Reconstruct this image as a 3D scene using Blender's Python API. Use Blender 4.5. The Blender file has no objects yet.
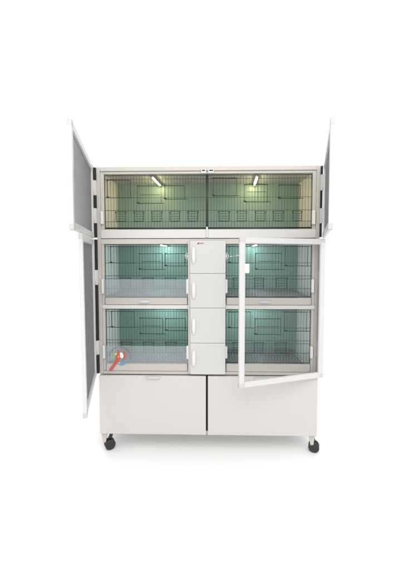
import bpy, bmesh, math, random
from mathutils import Vector, Matrix
random.seed(4)
S = bpy.context.scene
COL = S.collection
R = math.radians

# ------------------------------------------------------------------ materials
def new_mat(name):
    m = bpy.data.materials.new(name); m.use_nodes = True
    nt = m.node_tree
    return m, nt, nt.nodes['Principled BSDF']

def setc(p, col, rough=.5, metal=0.0, spec=.5):
    p.inputs['Base Color'].default_value = (*col, 1)
    p.inputs['Roughness'].default_value = rough
    p.inputs['Metallic'].default_value = metal
    p.inputs['Specular IOR Level'].default_value = spec

def surf(name, col, rough=.45, metal=0.0, var=.04, scale=6.0, bump=.0, bscale=180.0, spec=.5, rvar=.08, tint=None):
    """painted / laminated surface: slight tonal drift, uneven gloss, fine orange-peel bump"""
    m, nt, p = new_mat(name)
    setc(p, col, rough, metal, spec)
    tc = nt.nodes.new('ShaderNodeTexCoord')
    n = nt.nodes.new('ShaderNodeTexNoise'); n.inputs['Scale'].default_value = scale
    n.inputs['Detail'].default_value = 6; n.inputs['Roughness'].default_value = .62
    nt.links.new(tc.outputs['Object'], n.inputs['Vector'])
    mx = nt.nodes.new('ShaderNodeMix'); mx.data_type = 'RGBA'
    lo = tuple(c * (1 - var) for c in col); hi = tuple(min(1, c * (1 + var)) for c in col)
    if tint: hi = tint
    mx.inputs[6].default_value = (*lo, 1); mx.inputs[7].default_value = (*hi, 1)
    nt.links.new(n.outputs['Fac'], mx.inputs[0]); nt.links.new(mx.outputs[2], p.inputs['Base Color'])
    mr = nt.nodes.new('ShaderNodeMapRange')
    mr.inputs['To Min'].default_value = max(0.02, rough - rvar); mr.inputs['To Max'].default_value = min(1, rough + rvar)
    n2 = nt.nodes.new('ShaderNodeTexNoise'); n2.inputs['Scale'].default_value = scale * 4; n2.inputs['Detail'].default_value = 4
    nt.links.new(tc.outputs['Object'], n2.inputs['Vector'])
    nt.links.new(n2.outputs['Fac'], mr.inputs['Value']); nt.links.new(mr.outputs['Result'], p.inputs['Roughness'])
    if bump:
        n3 = nt.nodes.new('ShaderNodeTexNoise'); n3.inputs['Scale'].default_value = bscale; n3.inputs['Detail'].default_value = 2
        nt.links.new(tc.outputs['Object'], n3.inputs['Vector'])
        b = nt.nodes.new('ShaderNodeBump'); b.inputs['Strength'].default_value = bump; b.inputs['Distance'].default_value = .002
        nt.links.new(n3.outputs['Fac'], b.inputs['Height']); nt.links.new(b.outputs['Normal'], p.inputs['Normal'])
    return m

def emit(name, col, strength):
    m, nt, p = new_mat(name)
    setc(p, (.9, .9, .85), .4)
    p.inputs['Emission Color'].default_value = (*col, 1)
    p.inputs['Emission Strength'].default_value = strength
    return m

M = {}
M['frame']   = surf('cream_powder_coat', (.50, .473, .438), .42, var=.03, bump=.10)
M['white']   = surf('white_laminate', (.575, .565, .55), .38, var=.02, scale=3, bump=.05)
M['drawer']  = surf('glossy_white_laminate', (.55, .526, .514), .22, var=.03, scale=2.2, bump=.03, bscale=40)
M['column']  = surf('satin_white_laminate', (.535, .527, .515), .35, var=.02, scale=3, bump=.05)
M['tray']    = surf('warm_white_tray', (.46, .432, .40), .38, var=.04, scale=8, bump=.06)
M['pan']     = surf('shaded_galvanised_sheet', (.20, .215, .23), .35, metal=.5, var=.15, scale=14)  # darkened to stand in for the deep tray's shade under the grate
M['wall']    = surf('inner_wall_laminate', (.75, .735, .70), .4, var=.03, scale=4, bump=.05)
M['green']   = surf('green_back_sheet', (.25, .385, .335), .34, var=.07, scale=3.0, bump=.04)
M['alu']     = surf('white_aluminium_profile', (.60, .592, .592), .3, var=.015, scale=10, bump=.03)
M['cap']     = surf('grey_plastic_corner', (.52, .50, .505), .5, var=.03, scale=20)
M['plastic'] = surf('white_plastic', (.66, .65, .625), .32, var=.02, scale=15)
M['handle']  = surf('pearl_plastic_handle', (.68, .67, .655), .24, var=.02, scale=20)
M['pull']    = surf('silver_pull', (.50, .50, .51), .32, var=.02, scale=12, rvar=.03)
M['wire']    = surf('dark_wire', (.055, .055, .052), .42, metal=.3, var=.25, scale=30)
M['thick']   = surf('black_wire', (.018, .018, .018), .45, var=.2, scale=30)
M['grate']   = surf('galvanised_wire', (.42, .44, .46), .35, metal=.3, var=.2, scale=40)
M['mesh']    = surf('grey_insect_screen', (.145, .147, .153), .6, var=.35, scale=22)
M['gap_black']  = surf('black_gap_shade', (.012, .012, .013), .6, var=.3, scale=30)  # flat black that stands in for shade in narrow gaps
M['tyre']    = surf('black_caster_plastic', (.02, .019, .018), .38, var=.4, scale=40, bump=.1)
M['hinge']   = surf('painted_hinge', (.62, .61, .60), .4, var=.03, scale=20)
M['steel']   = surf('bright_steel', (.7, .7, .7), .25, metal=1, var=.05, scale=20)
M['red']     = surf('red_print', (.42, .035, .06), .5, var=.1, scale=40)
M['maroon']  = surf('maroon_print', (.16, .03, .04), .5, var=.1, scale=40)
M['warm']    = emit('warm_tube', (1, .81, .40), 74)
M['cool']    = emit('cool_tube', (.76, 1.0, 1.0), 84)

def acrylic():
    m = bpy.data.materials.new('hazy_acrylic'); m.use_nodes = True
    nt = m.node_tree; p = nt.nodes['Principled BSDF']; out = nt.nodes['Material Output']
    setc(p, (.46, .485, .495), .18)
    t = nt.nodes.new('ShaderNodeBsdfTransparent'); t.inputs[0].default_value = (.93, .97, 1, 1)
    mx = nt.nodes.new('ShaderNodeMixShader')
    tc = nt.nodes.new('ShaderNodeTexCoord')
    n = nt.nodes.new('ShaderNodeTexNoise'); n.inputs['Scale'].default_value = 9; n.inputs['Detail'].default_value = 5
    nt.links.new(tc.outputs['Object'], n.inputs['Vector'])
    mr = nt.nodes.new('ShaderNodeMapRange'); mr.inputs['To Min'].default_value = .21; mr.inputs['To Max'].default_value = .34
    nt.links.new(n.outputs['Fac'], mr.inputs['Value']); nt.links.new(mr.outputs['Result'], mx.inputs[0])
    nt.links.new(t.outputs[0], mx.inputs[1]); nt.links.new(p.outputs[0], mx.inputs[2])
    nt.links.new(mx.outputs[0], out.inputs[0])
    return m
M['acrylic'] = acrylic()

# ------------------------------------------------------------------ mesh helper
class MB:
    def __init__(s): s.bm = bmesh.new(); s.mi = 0
    def _tag(s, faces):
        for f in faces: f.material_index = s.mi
    def box(s, x0, x1, y0, y1, z0, z1, bev=0.0, seg=2):
        x0, x1 = sorted((x0, x1)); y0, y1 = sorted((y0, y1)); z0, z1 = sorted((z0, z1))
        t = bmesh.new()
        vs = [t.verts.new((x, y, z)) for x in (x0, x1) for y in (y0, y1) for z in (z0, z1)]
        for q in ((0,1,3,2),(4,6,7,5),(0,4,5,1),(2,3,7,6),(0,2,6,4),(1,5,7,3)):
            t.faces.new([vs[i] for i in q])
        if bev:
            bev = min(bev, .45 * min(x1-x0, y1-y0, z1-z0))
            bmesh.ops.bevel(t, geom=list(t.edges), offset=bev, segments=seg, affect='EDGES', profile=.5)
        s._merge(t); return s
    def _merge(s, t):
        bmesh.ops.recalc_face_normals(t, faces=list(t.faces))
        mp = {v: s.bm.verts.new(v.co) for v in t.verts}
        for f in t.faces:
            nf = s.bm.faces.new([mp[v] for v in f.verts]); nf.material_index = s.mi; nf.smooth = f.smooth
        t.free()
    def rod(s, a, b, r, n=6, caps=True, r2=None, smooth=True):
        a, b = Vector(a), Vector(b); d = (b - a)
        if d.length < 1e-6: return s
        q = d.normalized(); u = q.orthogonal().normalized(); w = q.cross(u)
        r2 = r if r2 is None else r2
        A, B = [], []
        for i in range(n):
            t = 2*math.pi*(i+.5)/n; o = u*math.cos(t) + w*math.sin(t)
            A.append(s.bm.verts.new(a + o*r)); B.append(s.bm.verts.new(b + o*r2))
        for i in range(n):
            f = s.bm.faces.new((A[i], A[(i+1) % n], B[(i+1) % n], B[i])); f.smooth = smooth; f.material_index = s.mi
        if caps:
            f = s.bm.faces.new(A[::-1]); f.material_index = s.mi
            f = s.bm.faces.new(B); f.material_index = s.mi
        return s
    def path(s, pts, r, n=6):
        for a, b in zip(pts, pts[1:]): s.rod(a, b, r, n)
        return s
    def lathe(s, c, axis, prof, n=28):
        """prof: list of (distance along axis, radius)"""
        c, q = Vector(c), Vector(axis).normalized(); u = q.orthogonal().normalized(); w = q.cross(u)
        rings = []
        for h, r in prof:
            rings.append([s.bm.verts.new(c + q*h + (u*math.cos(2*math.pi*i/n) + w*math.sin(2*math.pi*i/n))*max(r, 1e-5)) for i in range(n)])
        for A, B in zip(rings, rings[1:]):
            for i in range(n):
                f = s.bm.faces.new((A[i], A[(i+1) % n], B[(i+1) % n], B[i])); f.smooth = True; f.material_index = s.mi
        f = s.bm.faces.new(rings[0][::-1]); f.material_index = s.mi
        f = s.bm.faces.new(rings[-1]); f.material_index = s.mi
        return s
    def prism(s, pts, y0, y1):
        """polygon in xz, extruded along y"""
        t = bmesh.new()
        A = [t.verts.new((x, y0, z)) for x, z in pts]; B = [t.verts.new((x, y1, z)) for x, z in pts]
        n = len(pts); t.faces.new(A); t.faces.new(B[::-1])
        for i in range(n): t.faces.new((A[i], B[i], B[(i+1) % n], A[(i+1) % n]))
        s._merge(t); return s
    def dome(s, cx, cz, hx, hz, y, depth, p=1.0, nu=20, nv=12, squash=0.0):
        """lens shaped pull standing out towards -y from the plane y"""
        rows = []
        for j in range(nv + 1):
            v = j / nv                                  # 0 rim .. 1 crown
            k = math.cos(v * math.pi / 2); e = math.sin(v * math.pi / 2)
            ring = []
            for i in range(nu * 2):
                t = math.pi * i / nu
                ring.append(s.bm.verts.new((cx + hx*k*math.copysign(abs(math.cos(t))**p, math.cos(t)),
                                            y - depth*e,
                                            cz + hz*k*math.copysign(abs(math.sin(t))**p, math.sin(t)) + squash*e)) if k > 1e-4 or j < nv else None)
            if j == nv:
                apex = s.bm.verts.new((cx, y - depth, cz + squash))
                for v_ in ring:
                    if v_: s.bm.verts.remove(v_)
                A = rows[-1]
                for i in range(nu*2):
                    f = s.bm.faces.new((A[i], A[(i+1) % (nu*2)], apex)); f.smooth = True; f.material_index = s.mi
            else:
                if rows:
                    A = rows[-1]
                    for i in range(nu*2):
                        f = s.bm.faces.new((A[i], A[(i+1) % (nu*2)], ring[(i+1) % (nu*2)], ring[i])); f.smooth = True; f.material_index = s.mi
                else:
                    f = s.bm.faces.new(ring[::-1]); f.material_index = s.mi
                rows.append(ring)
        return s
    def build(s, name, mat, parent=None, loc=(0, 0, 0), rz=0.0):
        me = bpy.data.meshes.new(name)
        bmesh.ops.recalc_face_normals(s.bm, faces=list(s.bm.faces))
        s.bm.to_mesh(me); s.bm.free()
        for m in (mat if isinstance(mat, (list, tuple)) else [mat]): me.materials.append(m)
        o = bpy.data.objects.new(name, me); COL.objects.link(o)
        o.location = loc; o.rotation_euler = (0, 0, rz)
        if parent: o.parent = parent
        return o

def dup(o, loc=None, parent=None):
    c = o.copy(); COL.objects.link(c); c.parent = parent or o.parent
    if loc is not None: c.location = loc
    for ch in list(o.children):
        k = ch.copy(); COL.objects.link(k); k.parent = c
    return c

# ------------------------------------------------------------------ setting
f = MB(); f.box(-14, 14, -14, 14, -.05, 0)
floor = f.build('floor', surf('white_floor', (.90, .90, .895), .6, var=.006, scale=1.5))
floor['kind'] = 'structure'

# ------------------------------------------------------------------ the cabinet
cab = bpy.data.objects.new('birdcage_cabinet', None); COL.objects.link(cab)
cab['label'] = 'tall cream breeding birdcage cabinet on black casters with open screen doors and green backs'
cab['category'] = 'birdcage'

D = .352
# carcass
for sx in (-1, 1):
    MB().box(sx*.599, sx*.584, .004, D, .106, 1.571, .0015).build('side_panel', M['wall'], cab)
MB().box(-.599, .599, .004, D, 1.5562, 1.572, .0015).build('top_panel', M['white'], cab)
MB().box(-.584, .584, .004, D, .106, .120).build('bottom_panel', M['white'], cab)
MB().box(-.584, .584, .0105, D-.008, 1.166, 1.188).build('shelf', M['wall'], cab)
for x0, x1 in ((-.584, -.1055), (.0985, .584)):
    MB().box(x0, x1, .0105, D-.008, .8055, .826).build('shelf', M['wall'], cab)
MB().box(-.584, .584, .0105, D-.008, .4395, .456).build('shelf', M['wall'], cab)
MB().box(-.584, .584, D-.0075, D+.004, 1.1885, 1.556).build('back_panel', M['green'], cab)
MB().box(-.584, .584, D-.0075, D+.004, .4565, 1.1655).build('back_panel', M['green'], cab)
MB().box(-.584, .584, D-.0075, D+.004, .1205, .439).build('back_panel', M['white'], cab)
for x0, x1 in ((-.1055, -.094), (.087, .0985)):
    MB().box(x0, x1, .002, D-.008, .4565, 1.1655).build('partition', M['wall'], cab)
MB().box(-.012, .004, .004, D-.008, .1205, .439).build('partition', M['gap_black'], cab)  # coloured black to stand in for shade in the drawer gap

# front posts: a bright outer face and a recessed jamb
for sx in (-1, 1):
    MB().box(sx*.600, sx*.581, -.0005, .012, .440, 1.574, .0018).build('post', M['frame'], cab)
    MB().box(sx*.5808, sx*.562, .007, .030, 1.19, 1.555, .0015).build('jamb', M['frame'], cab)
    MB().box(sx*.5808, sx*.566, .006, .030, .4575, 1.1655, .0015).build('jamb', M['frame'], cab)
# rails
MB().box(-.5808, .5808, -.0005, .012, 1.5515, 1.5735, .0018).build('top_rail', M['frame'], cab)
MB().box(-.562, .562, .007, .026, 1.5375, 1.5512, .0015).build('inner_rail', M['frame'], cab)
MB().box(-.5808, .5808, .0005, .014, 1.161, 1.1885, .0018).build('middle_rail', M['frame'], cab)
for x0, x1 in ((-.5806, -.1055), (.0985, .5806)):
    MB().box(x0, x1, -.0015, .012, .8065, .8275, .002).build('shelf_rail', M['white'], cab)
MB().box(-.5808, .5808, -.0005, .012, .4405, .4572, .0015).build('bottom_rail', M['frame'], cab)
MB().box(-.0070, .0022, -.0055, .006, 1.195, 1.2525, .0012).build('centre_stop', M['plastic'], cab)

# black strips standing in for the shaded gap down both hinge sides
for sx in (-1, 1):
    MB().box(sx*.6005, sx*(.6142 if sx < 0 else .6088), -.010, .010, 1.196, 1.570, .001).build('gap_shade_strip', M['gap_black'], cab)
    MB().box(sx*.6005, sx*(.6142 if sx < 0 else .6088), -.010, .010, .446, 1.186, .001).build('gap_shade_strip', M['gap_black'], cab)

# ------------------------------------------------------------------ light tubes
def tube(a, b, r, mat):
    a, b = Vector(a), Vector(b)
    t = MB(); t.rod(a, b, r, 12); o = t.build('light_tube', mat, cab)
    d = (b - a).normalized(); side = Vector((d.y, -d.x, 0)); h = MB()
    bm = h.bm; w = .0075; up = Vector((0, 0, .0095))
    vs = [bm.verts.new(p + side*k*w + u) for p in (a - d*.003, b + d*.003) for k in (-1, 1) for u in (Vector((0, 0, .0004)), up)]
    for q in ((0,1,3,2),(4,6,7,5),(0,4,5,1),(2,3,7,6),(0,2,6,4),(1,5,7,3)): bm.faces.new([vs[i] for i in q])
    h.build('light_shield', M['plastic'], o)  # channel added to keep the tube's light off the ceiling
    for p, q in ((a - d*.004, a), (b, b + d*.003)):
        e = MB(); e.rod(p, q, r*1.25, 12); e.build('end_cap', M['plastic'], o)
tube((-.316, .105, 1.5440), (-.304, .325, 1.5440), .0045, M['warm'])
tube((.280, .100, 1.5440), (.298, .325, 1.5440), .0045, M['warm'])
for z in (1.1585, .7955):
    for x in (-.272, .282):
        tube((x, .085, z), (x + .008, .325, z), .0034, M['cool'])

# ------------------------------------------------------------------ wire fronts
PITCH = .0158
def wire_front(x0, x1, z0, z1, rows, doors, feeders, y=.016, thick_bottom=False):
    w = MB()
    n = round((x1 - x0) / PITCH)
    for i in range(n + 1):
        x = x0 + (x1 - x0) * i / n
        j = random.uniform(-.0009, .0009)
        w.rod((x, y, z0), (x + j, y, z1), .0009, 6)
    for z in rows: w.rod((x0 - .004, y - .002, z), (x1 + .004, y - .002, z), .0012, 6)
    # perimeter
    for a, b in (((x0, z1), (x1, z1)), ((x0, z0), (x0, z1)), ((x1, z0), (x1, z1))):
        w.rod((a[0], y - .002, a[1]), (b[0], y - .002, b[1]), .0019, 8)
    o = w.build('wire_front', M['wire'], cab)
    b = MB(); b.rod((x0, y - .002, z0), (x1, y - .002, z0), .0042 if thick_bottom else .0019, 8)
    b.build('bottom_bar', M['thick'], o)
    for (a0, a1, c0, c1, mid) in doors:
        d = MB(); yy = y - .0045
        sl = random.uniform(-.002, .002)
        d.path([(a0, yy, c1 + sl), (a1, yy, c1)], .0019, 8)
        d.path([(a0, yy, c0), (a1, yy, c0)], .0018, 8)
        d.rod((a0, yy, c0), (a0, yy, c1 + sl), .0015, 6); d.rod((a1, yy, c0), (a1, yy, c1), .0015, 6)
        if mid:
            d.rod((a0 + .012, yy, mid), (a1 - .008, yy, mid), .0014, 6)
        k = int((a1 - a0) / PITCH)
        for i in range(1, k):
            x = a0 + (a1 - a0) * i / k; d.rod((x, yy, c0), (x, yy, c1), .0006, 5)
        # little spring catch and hinge loops
        d.rod((a0 - .006, yy - .001, c0 + .004), (a0 + .010, yy - .001, c0 + .004), .0026, 8)
        d.rod((a0 - .004, yy - .001, c1), (a0 + .008, yy - .001, c1), .0026, 8)
        d.rod((a1 - .008, yy - .001, c0), (a1 + .018, yy - .001, c0), .0016, 6)
        d.build('wire_door', M['thick'], o)
    for (a0, a1, c0, c1) in feeders:
        d = MB(); yy = y - .004
        r = .0028
        d.path([(a0, yy, c1), (a0, yy, c0 + r), (a0 + r, yy, c0), (a1 - r, yy, c0), (a1, yy, c0 + r), (a1, yy, c1)], .0015, 6)
        d.rod((a0 - .005, yy, c1), (a1 + .005, yy, c1), .0016, 6)
        for q in (.25, .5, .75):
            zz = c0 + (c1 - c0) * q; d.rod((a0, yy, zz), (a1, yy, zz), .00105, 6)
        d.rod((a0 - .004, yy - .0005, c1 - .006), (a0 + .003, yy - .0005, c1 - .006), .0024, 6)
        d.rod((a1 - .003, yy - .0005, c1 - .006), (a1 + .004, yy - .0005, c1 - .006), .0024, 6)
        d.build('feeder_door', M['thick'], o)
    return o

URows = [1.5115, 1.412, 1.343, 1.283]
wire_front(-.558, -.0075, 1.2475, 1.531, URows,
    [(-.545, -.418, 1.412, 1.505, None), (-.379, -.251, 1.381, 1.474, 1.427), (-.232, -.124, 1.403, 1.474, None)],
    [(-.499, -.446, 1.285, 1.337), (-.399, -.347, 1.285, 1.337), (-.302, -.250, 1.285, 1.337), (-.204, -.152, 1.285, 1.337), (-.106, -.052, 1.285, 1.337)], thick_bottom=True)
wire_front(.0035, .558, 1.2475, 1.531, URows,
    [(.030, .155, 1.419, 1.514, None), (.200, .323, 1.386, 1.478, 1.440), (.383, .497, 1.404, 1.474, None)],
    [(.061, .118, 1.285, 1.337), (.161, .210, 1.285, 1.337), (.259, .311, 1.285, 1.337), (.355, .408, 1.285, 1.337), (.459, .506, 1.285, 1.337)], thick_bottom=True)
c = MB(); c.rod((-.002, .012, 1.25), (-.002, .012, 1.545), .0034, 8); c.build('centre_gap_shade', M['thick'], cab)  # black rod stands in for the dark gap between the two fronts

for k, dz in enumerate((0, -.3575)):
    rows = [1.1475+dz, 1.058+dz, .987+dz, .970+dz, .917+dz]
    zb, zt = (.872, 1.158) if k == 0 else (.506, 1.158+dz)
    if k: rows = [z for z in rows if z > zb + .01]
    wire_front(-.562, -.109, zb, zt, rows,
        [(-.532, -.406, 1.058+dz, 1.147+dz, None), (-.373, -.247, 1.022+dz, 1.109+dz, 1.066+dz), (-.231, -.122, 1.041+dz, 1.109+dz, None)],
        [(-.478, -.424, .917+dz, .976+dz), (-.354, -.300, .917+dz, .976+dz), (-.230, -.176, .917+dz, .976+dz)])
    wire_front(.102, .562, zb, zt, rows,
        [(.118, .236, 1.058+dz, 1.147+dz, None), (.262, .402, 1.022+dz, 1.109+dz, 1.066+dz), (.423, .541, 1.041+dz, 1.147+dz, None)],
        [(.142, .190, .917+dz, .976+dz), (.257, .305, .917+dz, .976+dz), (.375, .432, .917+dz, .976+dz)])

# ------------------------------------------------------------------ trays and floor grates
def pull(parent, cx, cz, hx, hz, y, depth, mat):
    MB().dome(cx, cz, hx, hz, y, depth, p=.75, squash=-hz*.25).build('handle', mat, parent)

def tray(x0, x1, z0, z1, y=-.002, handle=None, mat='tray'):
    t = MB()
    t.box(x0, x1, y, y + .014, z0, z1, .003, 3)
    t.box(x0 + .004, x1 - .004, y + .0142, D - .012, z0 + .001, z0 + .004)
    o = t.build('tray', M[mat], cab)
    p = MB(); p.box(x0 + .006, x1 - .006, y + .016, D - .014, z0 + .0045, z0 + .008); p.build('tray_liner', M['pan'], o)
    if handle: pull(o, handle, (z0 + z1)/2 - .002, .036, .0085, y, .012, M['pull'])
    return o
# upper section: two plain tray fronts
tray(-.5805, -.0078, 1.1915, 1.2385, y=-.003, mat='white'); tray(.003, .5805, 1.1915, 1.2385, y=-.003, mat='white')
for k in (0, 1):
    z0, z1 = ((.8295, .868), (.4592, .5015))[k]
    for x0, x1, hx in ((-.562, -.1105, -.348), (.104, .562, .311)):
        tray(x0, x1, z0, z1, handle=hx if k == 0 else None)
        zg = (.8745, .486)[k]
        if k: zg = .4865
        y0 = .0175 if k else .0135
        g = MB()
        n = int((x1 - x0) / .0165)
        for i in range(n + 1):
            x = x0 + .004 + (x1 - x0 - .008) * i / n
            g.rod((x, y0, zg), (x, D - .011, zg), .0015, 5)
        m = 15
        for i in range(m + 1):
            yy = y0 + .003 + (D - .018 - y0) * i / m
            g.rod((x0 + .002, yy, zg - .0022), (x1 - .002, yy, zg - .0026), .0015, 5)
        g.build('floor_grate', M['grate'], cab)

# ------------------------------------------------------------------ hazy acrylic guards in front of the left cages
def guard(z0, z1):
    g = MB(); g.box(-.5655, -.1065, -.0055, -.0032, z0, z1, .0006, 1)
    return g.build('acrylic_guard', M['acrylic'], cab)
guard(.8705, .970)
low = guard(.5035, .601)

# parrot sticker on the lower guard, its tail running down over the tray front
def sticker(parent):
    P = lambda zx, zy: (-.543 + (105 + zx/13.33 - 109.5)*.00557, .537 - (340 + zy/13.33 - 357)*.00557)
    cols = [(.46, .085, .06), (.70, .71, .69), (.27, .42, .17), (.13, .27, .46), (.62, .52, .22), (.17, .09, .17)]
    mats = [surf('sticker_ink', c_, .45, var=.12, scale=60) for c_ in cols]
    b = MB(); ya, yb = -.0061, -.0057
    def poly(i, pts, lift=0.0):
        b.mi = i; b.prism([P(*p) for p in pts], ya - lift, yb - lift)
    def ell(i, cx, cy, rx, ry, lift=0.0, rot=0):
        pts = []
        for k in range(20):
            t = 2*math.pi*k/20; x, y = rx*math.cos(t), ry*math.sin(t)
            pts.append((cx + x*math.cos(rot) - y*math.sin(rot), cy + x*math.sin(rot) + y*math.cos(rot)))
        poly(i, pts, lift)
    # globe rim, blue crescent underneath
    pts = [(222 + 74*math.cos(t), 255 + 78*math.sin(t)) for t in [R(a) for a in range(5, 160, 8)]]
    pts += [(224 + 64*math.cos(t), 246 + 62*math.sin(t)) for t in [R(a) for a in range(157, 4, -8)]]
    poly(3, pts)
    ell(3, 244, 290, 18, 11, .0005); ell(2, 120, 212, 22, 13, 0, -.5); ell(4, 150, 182, 15, 15, .0002, .3); ell(4, 190, 300, 15, 9, .0006)
    ell(1, 224, 200, 25, 40, .0004, -.2)
    poly(0, [(180,112),(196,148),(203,190),(205,240),(186,282),(152,318),(100,398),(62,408),(56,388),(122,306),(142,246),(163,182),(172,140)], .0009)
    poly(0, [(247,156),(276,152),(283,190),(266,240),(240,272),(230,256),(250,220),(256,186)], .0009)
    ell(4, 184, 218, 5, 18, .0014, .3)
    # the ring of small purple lettering round the top (illegible in size)
    n = 23
    for k in range(n):
        if k == 9: continue
        a = R(192 + (364 - 192) * k / (n - 1)); cx, cy = 202 + 143*math.cos(a), 232 + 143*math.sin(a)
        tx, ty = -math.sin(a), math.cos(a); nx, ny = math.cos(a), math.sin(a)
        def q(u, v): return (cx + tx*u + nx*v, cy + ty*u + ny*v)
        poly(5, [q(-6, -9), q(-3, -9), q(-3, 9), q(-6, 9)])
        kind = k % 3
        if kind == 0: poly(5, [q(-2.6, 5), q(5, 5), q(5, 9), q(-2.6, 9)]); poly(5, [q(-2.6, -2), q(4, -2), q(4, 1), q(-2.6, 1)])
        elif kind == 1: poly(5, [q(2.5, -9), q(5.5, -9), q(5.5, 9), q(2.5, 9)]); poly(5, [q(-2.6, -2), q(2.1, -2), q(2.1, 2), q(-2.6, 2)])
        else: poly(5, [q(-2.6, -9), q(5, -9), q(5, -5), q(-2.6, -5)])
    b.build('sticker', mats, parent)
sticker(low)

# clips that hold the wire fronts
def clip(x0, x1, z0, z1, y=-.009):
    c = MB(); c.box(x0, x1, y, .0065, z0, z1, .003, 3); c.build('clip', M['plastic'], cab)
clip(-.579, -.563, 1.268, 1.338); clip(.557, .575, 1.264, 1.338)
for (z0, z1) in ((.890, .971), (.530, .603)):
    clip(-.5795, -.5665, z0, z1); clip(-.1155, -.1015, z0, z1); clip(.096, .1085, z0 + .004, z1 - .002); clip(.560, .575, z0 + .008, z1)

# two slotted catches on the top rail
for x0, x1 in ((-.034, -.0085), (.004, .0345)):
    c = MB(); c.box(x0, x1, -.008, -.0008, 1.536, 1.558, .003, 3); o = c.build('catch', M['plastic'], cab)
    s_ = MB(); s_.box(x0 + .005, x1 - .005, -.0092, -.0078, 1.5465, 1.5535, .0005); s_.build('slot', M['gap_black'], o)

# ------------------------------------------------------------------ centre column of four small doors
MB().box(-.1055, -.0945, -.012, .0015, .4525, 1.177, .0015).build('column_stile', M['frame'], cab)
ZS = [1.1775, 1.002, .815, .623, .4485]
for k in range(4):
    d = MB(); d.box(-.0942, .0975, -.0205, -.001, ZS[k+1] + .0007, ZS[k] - .0007, .0022, 3)
    o = d.build('compartment_door', M['column'], cab)
    zc = (1.099, .910, .714, .538)[k]
    h = MB()
    h.dome(-.0745, zc, .0125, .046, -.0205, .020, p=.8)
    h.build('handle', M['handle'], o)
    if k == 0:
        l = MB(); l.mi = 1
        l.prism([(-.0535,1.1625),(-.0505,1.168),(-.0465,1.168),(-.0465,1.158),(-.0535,1.158)], -.0213, -.0204)
        l.mi = 0
        x = -.0435
        for g in range(4):
            l.box(x, x + .0012, -.0212, -.0204, 1.159, 1.167)
            if g % 2 == 0:
                l.box(x + .0013, x + .0045, -.0212, -.0204, 1.1655, 1.167); l.box(x + .0013, x + .004, -.0212, -.0204, 1.1622, 1.1635); l.box(x + .0013, x + .0045, -.0212, -.0204, 1.159, 1.1603)
            else:
                l.box(x + .0035, x + .0047, -.0212, -.0204, 1.159, 1.167); l.box(x + .0013, x + .0034, -.0212, -.0204, 1.1625, 1.164)
            x += .0062
        l.build('logo', [M['red'], M['maroon']], o)

# wire hook latches either side of the column
def loop_latch(x, s):
    l = MB(); y = -.010
    pts = [(x, y, 1.112), (x + s*.006, y - .002, 1.110), (x + s*.013, y - .003, 1.103), (x + s*.013, y - .003, 1.087), (x + s*.006, y - .002, 1.080), (x, y, 1.078)]
    l.path(pts, .0022, 8)
    l.box(x + s*.0005, x + s*.008, -.006, .006, 1.086, 1.104, .001)
    if s > 0: l.path([(x + .012, y - .003, 1.092), (x + .04, y - .008, 1.094), (x + .075, y - .016, 1.0995)], .0018, 8)
    l.build('hook_latch', M['steel'], cab)
loop_latch(-.1060, -1); loop_latch(.0985, 1)

# ------------------------------------------------------------------ big storage drawers
def drawer(x0, x1, hx):
    d = MB(); d.box(x0, x1, -.019, -.0015, .1085, .4385, .0025, 3)
    d.box(x0 + .016, x1 - .012, -.001, .30, .1225, .40)
    o = d.build('drawer', M['drawer'], cab)
    pull(o, hx, .4305, .043, .0088, -.019, .012, M['pull'])
drawer(-.5985, -.0085, -.298); drawer(.0025, .5995, .293)

# ------------------------------------------------------------------ casters
def caster(x, y, sx, ang):
    l = MB()                                   # folded sheet leg, tapering downwards
    w0, w1 = .034, .015
    xo = x - sx*-.0
    l.prism([(sx*.598, .1055), (sx*(.598 - w0), .1055), (sx*(.588 - w1), .046), (sx*.588, .046)], y - .006, y + .004)
    leg = l.build('caster', M['frame'], cab)
    c = Vector((x, y + .012, .0295)); ax = Vector((math.sin(ang), -math.cos(ang), 0))
    f_ = MB()
    f_.prism([(c.x - sx*.002, .105), (c.x - sx*.002 - sx*.022, .105), (c.x - sx*.010, .058), (c.x + sx*.004, .058)], y + .008, y + .024)
    f_.lathe(c - ax*.0065, ax, [(0, .012), (.013, .012)], 16)
    f_.lathe((c.x, y + .014, .056), (0, 0, 1), [(0, .009), (.014, .008), (.02, .005)], 16)
    f_.build('bracket', M['tyre'], leg)
    for sgn in (-1, 1):
        w = MB()
        b_ = c + ax * (.007 if sgn > 0 else -.019)
        r = .0292
        prof = [(0, r*.55), (.0005, r*.9), (.003, r), (.009, r), (.0115, r*.9), (.012, r*.62), (.0105, r*.55), (.0105, r*.2), (.0125, r*.16)]
        if sgn < 0: prof = [(.012 - h, q) for h, q in prof][::-1]
        w.lathe(b_, ax, prof); w.build('wheel', M['tyre'], leg)
caster(-.556, .008, -1, .55); caster(.597, .008, 1, -.35)
caster(-.565, .315, -1, .3); caster(.580, .315, 1, .9)

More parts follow.
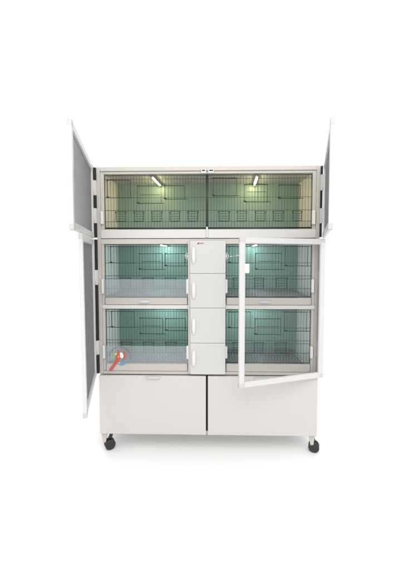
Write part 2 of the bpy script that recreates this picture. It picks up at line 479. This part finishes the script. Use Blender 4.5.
# ------------------------------------------------------------------ screen doors
def screen_door(hx, side, ang, w, z0, z1, label, pitch, block=None, tilt=0.0):
    """side -1 hinged on the left, +1 on the right; local x runs away from the hinge, inner face at local y=0"""
    dx = -side
    t, sw = .0150, .028
    H = z1 - z0; x0 = .004
    f = MB()
    f.box(dx*x0, dx*(x0+sw), -t, 0, 0, H, .0028, 3)
    f.box(dx*(w-sw), dx*w, -t, 0, 0, H, .0028, 3)
    f.box(dx*(x0+sw+.0002), dx*(w-sw-.0002), -t+.0004, -.0004, 0.0004, sw, .0024, 3)
    f.box(dx*(x0+sw+.0002), dx*(w-sw-.0002), -t+.0004, -.0004, H-sw, H-.0004, .0024, 3)
    o = f.build('screen_door', M['alu'], cab, (hx, -.014, z0), side*ang)
    o.rotation_euler = (tilt, 0, side*ang)
    o['label'] = label
    # glazing bead + fine woven screen of real wires
    a0, a1, b0, b1 = x0+sw-.003, w-sw+.003, sw-.003, H-sw+.003
    g = MB()
    for (p, q, u, v) in ((a0, a0+.006, b0, b1), (a1-.006, a1, b0, b1), (a0+.006, a1-.006, b0, b0+.006), (a0+.006, a1-.006, b1-.006, b1)):
        g.box(dx*p, dx*q, -t*.5-.004, -t*.5+.004, u, v, .001, 1)
    g.build('spline', M['cap'], o)
    m = bmesh.new(); e = .00009; yc = -t*.5
    def bar(xa, xb, za, zb):
        vs = [m.verts.new((x, y, z)) for x in (xa, xb) for y in (yc-e, yc+e) for z in (za, zb)]
        for q in ((0,1,3,2),(4,6,7,5),(0,4,5,1),(2,3,7,6)): m.faces.new([vs[i] for i in q])
    def barh(xa, xb, z):
        vs = [m.verts.new((x, y, z_)) for x in (xa, xb) for y in (yc-e, yc+e) for z_ in (z-e, z+e)]
        for q in ((0,4,5,1),(2,3,7,6),(0,2,6,4),(1,5,7,3)): m.faces.new([vs[i] for i in q])
    for i in range(int((a1-a0)/pitch)):
        x = dx*(a0 + pitch*i); bar(x-e, x+e, b0, b1)
    for i in range(int((b1-b0)/pitch)):
        barh(min(dx*a0, dx*a1), max(dx*a0, dx*a1), b0 + pitch*i)
    me = bpy.data.meshes.new('screen'); m.to_mesh(me); m.free(); me.materials.append(M['mesh'])
    so = bpy.data.objects.new('screen', me); COL.objects.link(so); so.parent = o
    # corner caps
    for cx in (x0, w):
        for cz in (0, H):
            c = MB(); k = .023
            xa, xb = (cx-.0008, cx+k) if cx == x0 else (cx-k-.004, cx+.0008)
            za, zb = (-.0008, k) if cz == 0 else (H-k, H+.0008)
            c.box(dx*xa, dx*xb, -t-.0008, .0008, za, zb, .003, 3)
            c.build('corner_cap', M['cap'], o)
    if block:
        zb = block - z0
        b = MB(); b.box(dx*(w-sw-.0225), dx*(w-sw+.004), -t-.003, -t*.45, zb-.023, zb+.023, .003, 3)
        b.build('latch_block', M['plastic'], o)
    return o

def hinge(sx, z0, z1):
    h = MB()
    h.box(sx*.5985, sx*.6105, -.0135, -.0005, z0, z1, .0015)
    h.rod((sx*.6105, -.014, z0), (sx*.6105, -.014, z1), .0055, 10)
    for q in (.33, .66):
        zz = z0 + (z1-z0)*q; h.rod((sx*.6105, -.014, zz-.0008), (sx*.6105, -.014, zz+.0008), .0059, 10)
    h.build('hinge', M['hinge'], cab)

for a, b in ((1.422, 1.501), (1.273, 1.353), (.939, 1.020), (.553, .631)): hinge(-1, a, b)
for a, b in ((1.441, 1.524), (1.269, 1.348), (.939, 1.020), (.553, .631)): hinge(1, a, b)

screen_door(-.611, -1, R(76.8), .603, 1.1915, 1.577, 'upper left screen door swung wide open', .0016)
screen_door(.610, 1, R(72.2), .603, 1.1915, 1.575, 'upper right screen door swung wide open', .0016)
screen_door(-.611, -1, R(75.2), .482, .442, 1.186, 'tall left screen door swung wide open', .0016, tilt=R(.2))
screen_door(.622, 1, R(18.3), .495, .442, 1.186, 'tall right screen door standing slightly ajar', .0042, block=1.035)

# ------------------------------------------------------------------ light
w = bpy.data.worlds.new('World'); S.world = w; w.use_nodes = True
bg = w.node_tree.nodes['Background']; bg.inputs[0].default_value = (1, 1, 1, 1); bg.inputs[1].default_value = 1.14
def area(name, loc, target, sx, sy, power, col=(1, 1, 1)):
    l = bpy.data.lights.new(name, 'AREA'); l.shape = 'RECTANGLE'; l.size = sx; l.size_y = sy; l.energy = power; l.color = col
    o = bpy.data.objects.new(name, l); COL.objects.link(o); o.location = loc
    o.rotation_euler = (Vector(target) - Vector(loc)).to_track_quat('-Z', 'Y').to_euler()
area('fill_lamp', (.3, -2.5, 3.0), (0, -.3, .2), 2.6, 1.8, 62, (1, .985, .96))  # unseen lamp added to brighten the floor and cabinet front

# ------------------------------------------------------------------ camera
cd = bpy.data.cameras.new('camera'); cam = bpy.data.objects.new('camera', cd); COL.objects.link(cam)
cd.sensor_fit = 'HORIZONTAL'; cd.sensor_width = 36; cd.lens = 36*317.59/400
cd.shift_x = -.0008; cd.shift_y = -.0330
p_, y_, r_ = .0534, -.0234, -.0009
fw = Vector((math.sin(y_)*math.cos(p_), math.cos(y_)*math.cos(p_), -math.sin(p_)))
rt = Vector((math.cos(y_), -math.sin(y_), 0)); up = rt.cross(fw)
r2 = rt*math.cos(r_) + up*math.sin(r_); u2 = up*math.cos(r_) - rt*math.sin(r_)
cam.matrix_world = Matrix(((r2.x, u2.x, -fw.x, .0015), (r2.y, u2.y, -fw.y, -1.723), (r2.z, u2.z, -fw.z, 1.1021), (0, 0, 0, 1)))
cd.clip_start = .05; cd.clip_end = 200
S.camera = cam

S.render.engine = 'CYCLES'
S.cycles.use_denoising = True
S.cycles.max_bounces = 12; S.cycles.transparent_max_bounces = 24
S.view_settings.view_transform = 'Standard'; S.view_settings.look = 'None'
S.view_settings.exposure = 0; S.view_settings.gamma = 1
S.render.filter_size = 1.25
